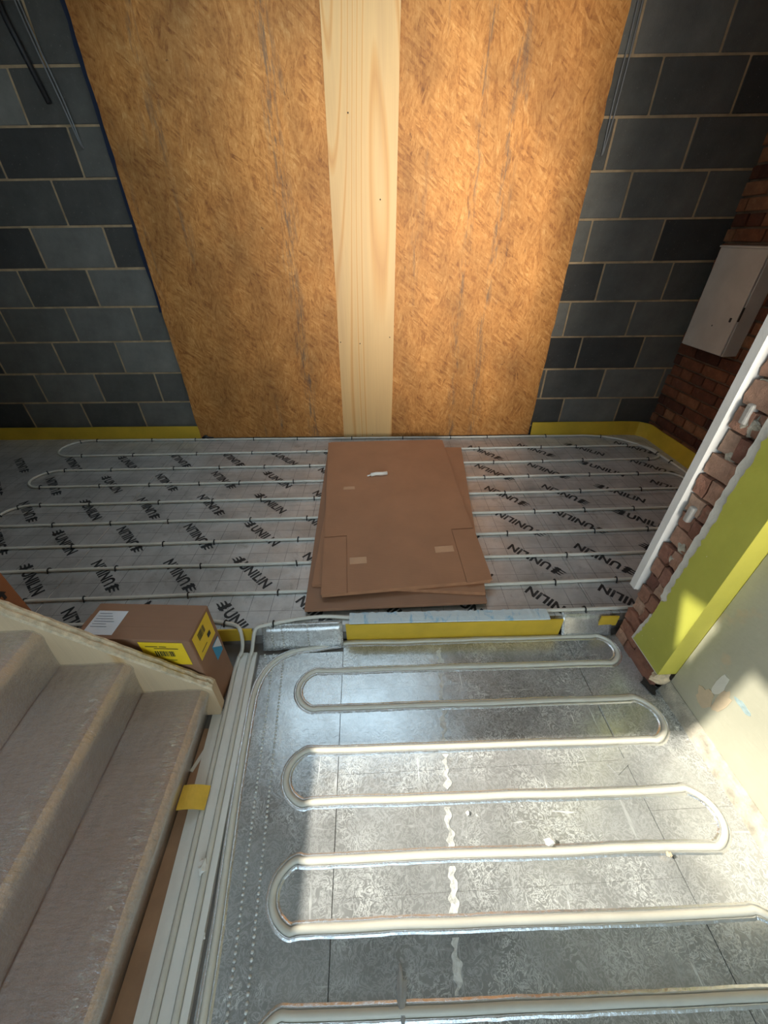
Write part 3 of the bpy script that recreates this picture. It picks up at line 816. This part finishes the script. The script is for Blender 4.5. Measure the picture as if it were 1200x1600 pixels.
# foil lapped up over the edge of the rear floor, left and right of the foam
def flap(x0, x1, name='foil_flap'):
    vs = []; fs = []; n = 16
    for i in range(n + 1):
        x = x0 + (x1 - x0) * i / n
        for q, (y, z) in enumerate(((1.040, -0.0972), (1.052, -0.080), (1.064, -0.052), (1.077, -0.024), (1.088, 0.002), (1.108, 0.004))):
            w = 0.003 * noise.noise(Vector((x * 14, q * 1.3, 4)))
            vs.append((x, y + w, z + abs(w) * 0.5))
    for i in range(n):
        for q in range(5): fs.append((i * 6 + q, (i + 1) * 6 + q, (i + 1) * 6 + q + 1, i * 6 + q + 1))
    o = link(name, pydata(name, vs, fs, True), 'foil', floor_low)
    m = o.modifiers.new('solid', 'SOLIDIFY'); m.thickness = 0.0015
flap(-0.50, -0.150); flap(0.825, 1.05)
# beaded crease lines along the left sheet
bm0 = bmesh.new(); bmesh.ops.create_icosphere(bm0, subdivisions=1, radius=1.0)
bv = [v.co.copy() for v in bm0.verts]; bf = [tuple(v.index for v in f.verts) for f in bm0.faces]; bm0.free()
def beads(x0, y0, x1, y1, step=0.0135):
    L = math.hypot(x1 - x0, y1 - y0); n = int(L / step); vs = []; fs = []
    for i in range(n):
        t_ = i / n; c = Vector((x0 + (x1 - x0) * t_, y0 + (y1 - y0) * t_, -0.098)); k = len(vs)
        for v in bv: vs.append(c + Vector((v.x * 0.0052, v.y * 0.0050, v.z * 0.0050)))
        fs += [tuple(q + k for q in f) for f in bf]
    o = link('bead_line', pydata('bead_line', vs, fs, True), 'streak_bead_foil', floor_low); o['kind'] = 'stuff'
beads(-0.490, 1.02, -0.452, 0.90)
for xa, xe in ((-0.452, -0.462), (-0.408, -0.416), (-0.300, -0.304)):
    vs = []; fs = []
    for q in range(9):
        t_ = q / 8; c = Vector((xa + (xe - xa) * t_, 1.046 + 0.044 * t_, -0.086 + 0.090 * t_)); k = len(vs)
        for v in bv: vs.append(c + v * 0.0046)
        fs += [tuple(z_ + k for z_ in f) for f in bf]
    o = link('bead_line', pydata('bead_line', vs, fs, True), 'streak_bead_foil', floor_low); o['kind'] = 'stuff'
beads(-0.452, 1.02, -0.352, -0.30)
beads(-0.408, 1.02, -0.310, -0.30)

# white heating pipe in the grooves of the foil floor
ZF = -0.0955
RF = 0.0090
FY = [1.067, 0.923, 0.769, 0.616, 0.467, 0.325, 0.186, 0.045, -0.10]
FY[0] = 1.010; FY[1] = 0.908
def fy(k, x):
    base = [1.062, 0.920, 0.765, 0.614, 0.461, 0.320, 0.182, 0.044, -0.10][k]
    return base - 0.017 * (x - 0.3)
FY0 = fy
def fy(k, x):
    return FY0(k, x) - (0.010 if k == 0 else 0.0)
def frow(k, x0, x1):
    n = 9
    return [(x0 + (x1 - x0) * i / n, fy(k, x0 + (x1 - x0) * i / n) + 0.004 * noise.noise(Vector((i * 0.7, k * 3.3, 0))), ZF) for i in range(n + 1)]
def floop(x, ya, yb, side, bulge=1.25, n=9):
    cy = (ya + yb) / 2; r = (ya - yb) / 2; out = []
    for i in range(1, n):
        a = math.pi * i / n
        out.append((x + side * abs(r) * bulge * math.sin(a), cy + r * 1.10 * math.cos(a), ZF))
    return out
fp = [(-0.392, -1.6, ZF), (-0.40, -0.8, ZF), (-0.420, -0.2, ZF), (-0.440, 0.149, ZF), (-0.470, 0.45, ZF), (-0.492, 0.75, ZF), (-0.494, 0.86, ZF), (-0.475, 0.935, ZF), (-0.43, 0.995, ZF), (-0.36, 1.030, ZF), (-0.26, 1.045, ZF)]
xr = 0.955; xl = -0.225
fp += frow(0, -0.14, xr) + floop(xr, fy(0, xr), fy(1, xr), 1)
fp += frow(1, xr, xl) + floop(xl, fy(1, xl), fy(2, xl), -1)
fp += frow(2, xl, xr) + floop(xr, fy(2, xr), fy(3, xr), 1)
fp += frow(3, xr, xl) + floop(xl, fy(3, xl), fy(4, xl), -1)
fp += frow(4, xl, xr) + floop(xr, fy(4, xr), fy(5, xr), 1)
fp += frow(5, xr, xl) + floop(xl, fy(5, xl), fy(6, xl), -1)
fp += frow(6, xl, xr) + floop(xr, fy(6, xr), fy(7, xr), 1)
fp += frow(7, xr, xl) + floop(xl, fy(7, xl), fy(8, xl), -1)
fp += frow(8, xl, 0.9)
fpath = catmull(fp, 5)
o = tube('heating_pipe', fpath, RF, 'pipe_cream', None, 10)
tag(o, 'white heating pipe winding through grooves in the shiny foil floor', 'pipe')
# crinkled foil lips on both sides of the groove
def lip(side, seed):
    vs = []; fs = []; n = len(fpath)
    for i, p in enumerate(fpath):
        d = (fpath[min(i + 1, n - 1)] - fpath[max(i - 1, 0)]).normalized(); s_ = Vector((-d.y, d.x, 0)) * side
        w = noise.noise(Vector((i * 0.55, seed, 0))) * 0.0022
        for (u, z) in ((0.0085, -0.0985), (0.0112 + w, -0.0935 + w * 0.5), (0.0140 + w, -0.0945), (0.0185 + w, -0.0978)):
            vs.append(Vector((p.x, p.y, 0)) + s_ * u + Vector((0, 0, z)))
    for i in range(n - 1):
        for q in range(3): fs.append((i * 4 + q, i * 4 + q + 1, i * 4 + 5 + q, i * 4 + 4 + q))
    link('groove_lip', pydata('groove_lip', vs, fs, True), 'foil_bright', floor_low)
lip(1, 2.0); lip(-1, 9.0)

# polystyrene upstand and foam strip at the step
def xps():
    bm = bmesh.new(); nx, rows = 60, []
    for i in range(nx + 1):
        x = -0.118 + 0.868 * i / nx
        sl = -0.024 * (x + 0.118)
        jy = 0.006 * noise.noise(Vector((i * 0.8, 0, 1))) + 0.004 * noise.noise(Vector((i * 2.1, 3, 1)))
        jz = 0.004 * noise.noise(Vector((i * 0.9, 6, 1)))
        rows.append([bm.verts.new(p) for p in ((x, 1.072 + sl, 0.0195), (x, 1.072 + sl, 0.027 + jz * 0.3), (x, 1.095 + sl, 0.029 + jz * 0.6), (x, 1.126 + sl + jy, 0.028 + jz * 0.6), (x, 1.122 + sl + jy, 0.0195))])
    for i in range(nx):
        for q in range(5):
            bm.faces.new((rows[i][q], rows[i][(q + 1) % 5], rows[i + 1][(q + 1) % 5], rows[i + 1][q]))
    bm.faces.new(rows[0][::-1]); bm.faces.new(rows[-1])
    bmesh.ops.recalc_face_normals(bm, faces=bm.faces)
    me = bpy.data.meshes.new('polystyrene_strip'); bm.to_mesh(me); bm.free()
    o = link('polystyrene_strip', me, 'xps'); tag(o, 'pale blue-white polystyrene strip with ragged edge lying at the step', 'insulation strip')
xps()
foam('edge_foam_strip', [(-0.135 + i * 0.0475, 1.0765 - 0.022 * i * 0.0475) for i in range(21)], 0.108, 0.006, 'yellow foam strip along the step edge between the two floors', 0.0, -0.098)
foam('edge_foam_strip', [(-0.74 + i * 0.05, 1.078) for i in range(5)], 0.075, 0.006, 'short yellow foam strip beneath the two pipes beside the small box', 0.0, -0.07)
foam('edge_foam_strip', [(0.99 + i * 0.02, 1.064) for i in range(5)], 0.06, 0.006, 'short yellow foam strip at the foot of the brick jamb', 0.0, -0.055)

# white channel board carrying the two lead pipes
cbd = empty('channel_board', (-0.56, 0.5, -0.106)); tag(cbd, 'long white board with two pipes running beside the stairs', 'board')
def cpoly(off0, off1, y0=1.03, y1=-1.6): return [(lx(y0) - off0 + 0.56, y0 - 0.5), (lx(y1) - off0 + 0.56, y1 - 0.5), (lx(y1) - off1 + 0.56, y1 - 0.5), (lx(y0) - off1 + 0.56, y0 - 0.5)]
link('base_board', prism_me('base_board', cpoly(0.012, 0.099)[:1] + cpoly(0.012, 0.138)[1:3] + cpoly(0.012, 0.138, 0.785)[3:] + cpoly(0.012, 0.091, 0.79)[3:] + cpoly(0.012, 0.091)[3:], 0.0, 0.012), 'white_plastic', cbd)
for (a, b, y0_) in ((0.012, 0.030, 1.03), (0.050, 0.080, 1.03), (0.100, 0.118, 0.78)):
    link('ridge', prism_me('ridge', cpoly(a, b, y0_), 0.012, 0.0165), 'white_plastic', cbd)
for off, x0 in ((0.040, -0.545), (0.090, -0.593)):
    p = [Vector((x0, 1.005, -0.082))] + [Vector((lx(y) - off, y, -0.088)) for y in (0.95, 0.85, 0.6, 0.3, 0.0, -0.5, -1.0, -1.6)]
    tube('lead_pipe', [q - Vector(cbd.location) for q in catmull(p, 5)], 0.0084, 'pipe_white', cbd, 10)

# ------------------------------------------------------------------ flat cardboard boxes in a stack
def flat_box(name, corners, z0, z1, mat, label, flaps=True, tapes=()):
    ctr = Vector((sum(c[0] for c in corners) / 4, sum(c[1] for c in corners) / 4, z0))
    e = empty(name, ctr); tag(e, label, 'cardboard', 'flat cardboard boxes in the stack')
    P = [(c[0] - ctr.x, c[1] - ctr.y) for c in corners]     # TL TR BR BL
    TL, TR, BR, BL = [Vector(p) for p in P]
    me = prism_me('panel', [TL, TR, BR, BL], 0.0, z1 - z0 - 0.004); link('panel', me, mat, e)
    def q(u, v): return (TL * (1 - u) + TR * u) * (1 - v) + (BL * (1 - u) + BR * u) * v
    h0, h1 = z1 - z0 - 0.004, z1 - z0
    S, K = 0.0025, 0.74
    fl = 0.15
    # top skin split by the slots into centre and corner flaps
    if flaps:
        parts = [[q(0.02, 0), q(0.98, 0), q(1, K), q(1 - fl, K), q(1 - fl, 1), q(fl, 1), q(fl, K), q(0.0, K)],
                 [q(0.0, K + 0.009), q(fl - 0.004, K + 0.007), q(fl - 0.006, 1.004), q(-0.004, 1.0)],
                 [q(1 - fl + 0.004, K + 0.007), q(1.006, K + 0.009), q(1.01, 1.0), q(1 - fl + 0.006, 1.006)]]
    else:
        parts = [[q(0, 0), q(1, 0), q(1, 1), q(0, 1)]]
    for i, pp in enumerate(parts):
        link('top_skin' if i == 0 else 'flap', prism_me('flap', pp, h0, h1 + (0.0 if i == 0 else 0.0015)), mat, e)
    for (u0, u1, v0, v1) in tapes:
        link('tape', prism_me('tape', [q(u0, v0), q(u1, v0), q(u1, v1), q(u0, v1)], h1 + 0.0002, h1 + 0.0018), 'tape', e)
    return e
flat_box('flat_carton', [(-0.33, 2.70), (0.60, 2.70), (0.500, 1.155), (-0.318, 1.150)], 0.017, 0.034, 'cardboard_dark', 'lowest flat brown carton of the stack on the rear floor', False)
flat_box('flat_carton', [(-0.26, 2.72), (0.690, 2.655), (0.500, 1.190), (-0.297, 1.285)], 0.034, 0.052, 'cardboard', 'middle flat brown carton of the stack, turned slightly clockwise', False)
flat_box('flat_carton', [(-0.328, 2.770), (0.562, 2.760), (0.536, 1.250), (-0.242, 1.200)], 0.052, 0.072, 'cardboard', 'topmost flat brown carton of the stack with slotted flaps', True,
         [(0.13, 0.215, 0.425, 0.445), (0.165, 0.27, 0.855, 0.885), (0.71, 0.83, 0.83, 0.86)])
sc = empty('plastic_tube', (0.05, 2.235, 0.072), 0.12); tag(sc, 'small crumpled white tube lying on the topmost flat carton', 'tube')
link('body', tube_me('body', [(-0.055, 0, 0.012), (-0.02, 0.004, 0.014), (0.02, 0.0, 0.013), (0.055, 0.004, 0.012)], 0.012, 8), 'white_plastic', sc)
link('nozzle', tube_me('nozzle', [(-0.08, -0.004, 0.008), (-0.055, 0, 0.011)], 0.005, 8), 'white_plastic', sc)

# ------------------------------------------------------------------ staircase with carpet and clear film
st = empty('staircase', (-0.60, 0.2, -0.106)); tag(st, 'carpeted stairs under clear film rising to the left', 'stairs')
ZS = [-0.106, 0.085, 0.262, 0.438, 0.614, 0.790, 0.966]
XS = [-0.612, -0.808, -1.005, -1.205, -1.405, -1.605]
def step_profile(i, off):
    zb, zt, xn, xnext = ZS[i], ZS[i + 1], XS[i], (XS[i + 1] if i + 1 < len(XS) else XS[i] - 0.2)
    r_ = 0.028
    e_ = 0.026 if i == 0 else 0.0
    pts = [(xn - 0.022 - e_ + off, zb + 0.0), (xn - 0.018 - e_ * 0.8 + off, zb + 0.05), (xn - 0.008 + off, zt - 0.055)]
    for k in range(7):
        a = math.pi / 2 * k / 6
        pts.append((xn - r_ + (r_ + off) * math.cos(a), zt - r_ + (r_ + off) * math.sin(a)))
    pts += [(xn - 0.08, zt + off), (xn - 0.13, zt - 0.001 + off), (xnext - 0.020 + off, zt + off)]
    return pts
def sheet(name, pts, y0, y1, n, mat, parent, amp, seed, org, crinkle=0.0):
    vs = []; fs = []; m = len(pts)
    for j in range(n + 1):
        y = y0 + (y1 - y0) * j / n
        for i, (x, z) in enumerate(pts):
            w = amp * noise.noise(Vector((i * 1.1, y * 9, seed))) + amp * 0.5 * noise.noise(Vector((i * 2.3, y * 31, seed)))
            if crinkle: w += crinkle * (1 - abs(noise.noise(Vector((i * 0.45, y * 70 + i * 0.8, seed)))) * 2.2) * math.exp(-((i - 9) / 3.5) ** 2)
            vs.append((x + w * 0.7 - org.x, y - org.y, z + w - org.z))
    for j in range(n):
        for i in range(m - 1): fs.append((j * m + i, j * m + i + 1, (j + 1) * m + i + 1, (j + 1) * m + i))
    me = pydata(name, vs, fs, True)
    if crinkle:
        at = me.attributes.new('crease_highlight', 'FLOAT', 'POINT')
        at.data.foreach_set('value', [math.exp(-((i - 9.8) / 2.0) ** 2) for j in range(n + 1) for i in range(m)])  # strength of the painted highlight, greatest at the nosing
    return link(name, me, mat, parent)
org = Vector(st.location)
for i in range(6):
    pr = step_profile(i, 0.0)
    s_ = sheet('tread', pr[7:], -1.1, 0.768, 60, 'carpet', st, 0.0012, i, org)
    sheet('riser', pr[:8], -1.1, 0.768, 60, 'riser_carpet', st, 0.0012, i, org)
    pf = step_profile(i, 0.0075); pf = pf[:10] + [(pf[9][0] + (pf[-1][0] - pf[9][0]) * q / 16, pf[9][1] + (pf[-1][1] - pf[9][1]) * q / 16) for q in range(1, 17)]
    sheet('clear_film', pf, -1.1, 0.766, 420, 'clear_film', s_, 0.0034, i + 20, org, 0.0016)
# timber string at the far side of the stairs
top = [(-0.585, 0.088)] + [(-0.585 - 0.05 * k, 0.088 + 0.046 * k + 0.006 * noise.noise(Vector((k * 0.7, 1, 2)))) for k in range(1, 22)]
low = [(-1.635, 0.72), (-0.70, -0.086), (-0.60, -0.086), (-0.588, -0.05)]
me = prism_me('string_board', [(x - org.x, z - org.z) for x, z in top + low], 0.764 - org.y, 0.797 - org.y, 1)
link('string_board', me, 'stringer_wood', st)
# splintered upper edge of the string
vs = []; fs = []; n = 90
for i in range(n + 1):
    x = -0.586 - 1.04 * i / n; z = 0.088 + 0.92 * (-0.585 - x)
    a = 0.006 * noise.noise(Vector((i * 0.45, 0, 3))) + 0.003 * noise.noise(Vector((i * 1.7, 4, 3)))
    b = 0.006 * noise.noise(Vector((i * 0.6, 8, 3)))
    for (y, dz) in ((0.7630, -0.012), (0.7640 , 0.004 + a), (0.775, 0.008 + a + b), (0.781, 0.003 - abs(b)), (0.790 + b * 0.3, 0.009 + b), (0.7985 + a * 0.4, 0.004 + b), (0.798, -0.012)):
        vs.append((x - org.x, y - org.y, z + dz - org.z))
for i in range(n):
    for q in range(6): fs.append((i * 7 + q, i * 7 + q + 1, (i + 1) * 7 + q + 1, (i + 1) * 7 + q))
fs += [tuple(range(7)), tuple(n * 7 + q for q in reversed(range(7)))]
link('splintered_edge', pydata('splintered_edge', vs, fs), 'broken_wood', st)
# brown sheet on the floor at the foot of the stairs
bs = prism('protection_sheet', [(-0.6500, -1.1), (lx(-1.1) - 0.140, -1.1), (lx(0.72) - 0.140, 0.72), (-0.6500, 0.72)], -0.106, -0.099, 'brown_sheet'); tag(bs, 'strip of brown board on the floor along the bottom step', 'floor sheet')
# yellow tab bridging step and channel board
vs = []; fs = []
for i in range(9):
    t_ = i / 8; x = -0.635 + 0.075 * t_
    z = -0.052 - 0.030 * t_ + 0.010 * math.sin(t_ * 3.1)
    for (y, zz) in ((0.455, 0), (0.520, 0), (0.520, 0.006), (0.455, 0.006)): vs.append((x, y + 0.006 * t_, z + zz))
for i in range(8):
    for k in range(4): fs.append((i * 4 + k, i * 4 + (k + 1) % 4, i * 4 + 4 + (k + 1) % 4, i * 4 + 4 + k))
fs += [(3, 2, 1, 0), (32, 33, 34, 35)]
o = link('foam_offcut', pydata('foam_offcut', vs, fs), 'foam_tab'); tag(o, 'small yellow foam square lying across bottom step and white board', 'foam piece')

# ------------------------------------------------------------------ boxes behind the stairs
bx = empty('cardboard_box', (-0.804, 0.893, -0.106), math.radians(-4.5)); tag(bx, 'brown cardboard box with yellow barcode labels beside the stair string', 'box')
L2, W2, HB = 0.196, 0.075, 0.416
body = box('carton', (-L2, -W2, 0.001), (L2, W2, HB), 'cardboard_dark', bx, 0.003, 2)
box('tape', (-L2, -0.024, HB), (L2 - 0.002, 0.024, HB + 0.0006), 'cardboard_dark', bx)
def label_on(name, frame, w, h, mat, marks):
    o_, u, v, nrm = [Vector(f) for f in frame]
    def quad(x0, y0, x1, y1, d):
        return [o_ + u * x0 + v * y0 + nrm * d, o_ + u * x1 + v * y0 + nrm * d, o_ + u * x1 + v * y1 + nrm * d, o_ + u * x0 + v * y1 + nrm * d]
    lab = link(name, pydata(name, quad(0, 0, w, h, 0.0012), [(0, 1, 2, 3)]), mat, bx)
    vs = []; fs = []
    for (x0, y0, x1, y1) in marks:
        k = len(vs); vs += quad(x0 * w, y0 * h, x1 * w, y1 * h, 0.0020); fs.append((k, k + 1, k + 2, k + 3))
    if vs: PR = link('print', pydata('print', vs, fs), 'ink' if 'white' not in mat else 'ink_grey', lab); PR['kind'] = 'stuff'
    return lab
bars = []
x = 0.28
rb_ = random.Random(5)
while x < 0.72:
    w_ = rb_.choice([0.012, 0.02, 0.03]); bars.append((x, 0.38, x + w_, 0.62)); x += w_ + rb_.choice([0.014, 0.022])
txt = [(0.12, 0.80, 0.40, 0.83), (0.44, 0.80, 0.60, 0.83), (0.30, 0.72, 0.85, 0.75), (0.20, 0.20, 0.70, 0.225), (0.12, 0.12, 0.60, 0.14)]
label_on('white_label', ((-L2 + 0.020, -0.060, HB), (1, 0, 0), (0, 1, 0), (0, 0, 1)), 0.105, 0.10, 'white_paper', [(0.1, 0.86 - 0.11 * k, 0.1 + 0.7 * (0.6 + 0.4 * ((k * 37) % 7) / 7), 0.885 - 0.11 * k) for k in range(6)])
label_on('yellow_label', ((0.020, -W2, 0.285), (1, 0, 0), (0, 0, 1), (0, -1, 0)), 0.150, 0.120, 'yellow_label', bars + txt)
label_on('yellow_label', ((L2, -0.062, 0.285), (0, 1, 0), (0, 0, 1), (1, 0, 0)), 0.118, 0.120, 'yellow_label', [(b, 1 - c, d, 1 - e) for (b, c, d, e) in [(q[0] * 0.9, 0.12, q[2] * 0.9, 0.40) for q in bars]] + [(0.62, 0.25, 0.80, 0.42), (0.15, 0.2, 0.5, 0.23)])
bl = label_on('blue_sticker', ((L2, 0.010, 0.180), (0, 1, 0), (0, 0, 1), (1, 0, 0)), 0.050, 0.082, 'blue_sticker', [])
vs = [Vector((L2, 0.012, 0.258)), Vector((L2, 0.060, 0.258)), Vector((L2, 0.060, 0.200))]
link('white_corner', pydata('white_corner', [v + Vector((0.0022, 0, 0)) for v in vs], [(0, 1, 2)]), 'white_paper', bl)

ob = empty('cardboard_box', (-1.58, 0.97, -0.05), math.radians(2)); tag(ob, 'orange-brown cardboard box with black arrows at the left picture edge', 'box')
box('carton', (-0.18, -0.13, -0.055), (0.18, 0.13, 0.62), 'cardboard_orange', ob, 0.004, 2)
def arrow(y, z, s_):
    pts = [(-0.3, -1), (0.3, -1), (0.3, 0), (0.8, 0), (0, 1), (-0.8, 0), (-0.3, 0)]
    link('arrow_print', prism_me('arrow_print', [(y + p[0] * s_, z + p[1] * s_) for p in pts], 0.1802, 0.1815, 0), 'ink', ob)
arrow(0.082, 0.343, 0.020); arrow(0.085, 0.190, 0.020); arrow(0.02, 0.45, 0.020)

# ------------------------------------------------------------------ small scraps
def scrap(name, loc, size, mat, label, seed, flat=0.4):
    bm = bmesh.new(); bmesh.ops.create_icosphere(bm, subdivisions=2, radius=1.0)
    for v in bm.verts:
        k = 1 + 0.7 * noise.noise(v.co * 1.8 + Vector((seed, 0, 0)))
        v.co = Vector((v.co.x * size[0] * k, v.co.y * size[1] * k, (v.co.z * k) * size[2]))
    zmin = min(v.co.z for v in bm.verts)
    for v in bm.verts: v.co.z -= zmin
    me = bpy.data.meshes.new(name); bm.to_mesh(me); bm.free()
    o = link(name, me, mat, None, loc); tag(o, label, 'scrap')
scrap('paper_scrap', (-0.520, 0.325, -0.0895), (0.013, 0.017, 0.008), 'white_plastic', 'crumpled white scrap on the edge of the white board', 1)
scrap('paper_scrap', (-0.478, 0.190, -0.098), (0.006, 0.009, 0.004), 'white_plastic', 'tiny white scrap on foil beside the white board', 2)
scrap('paper_scrap', (0.487, 0.335, -0.0865), (0.018, 0.009, 0.006), 'white_plastic', 'white crumb resting on the pipe in the sunlit foil', 3)
scrap('paper_scrap', (0.03, 0.075, -0.0975), (0.010, 0.045, 0.005), 'grey_plug', 'grey sliver lying beside the nearest pipe run', 4)
scrap('paper_scrap', (0.82, 0.292, -0.0865), (0.007, 0.007, 0.006), 'broken_wood', 'tiny tan crumb beside the pipe near the right loop', 5)
scrap('paper_scrap', (0.265, 0.42, -0.0978), (0.006, 0.006, 0.004), 'white_plastic', 'tiny white crumb on the sunlit foil between pipe runs', 6)
o = box('wood_splinter', (-0.006, -0.045, 0), (0.006, 0.045, 0.004), 'white_plastic', None, 0.001, 1, (-0.632, 0.62, -0.0985), (0, 0, -0.35)); tag(o, 'thin white splinter on the brown board at the stair foot', 'scrap')
scrap('rubble', (1.075, 0.80, -0.098), (0.02, 0.035, 0.006), 'dirt', 'dark dirt heap at the corner of the jamb', 8)
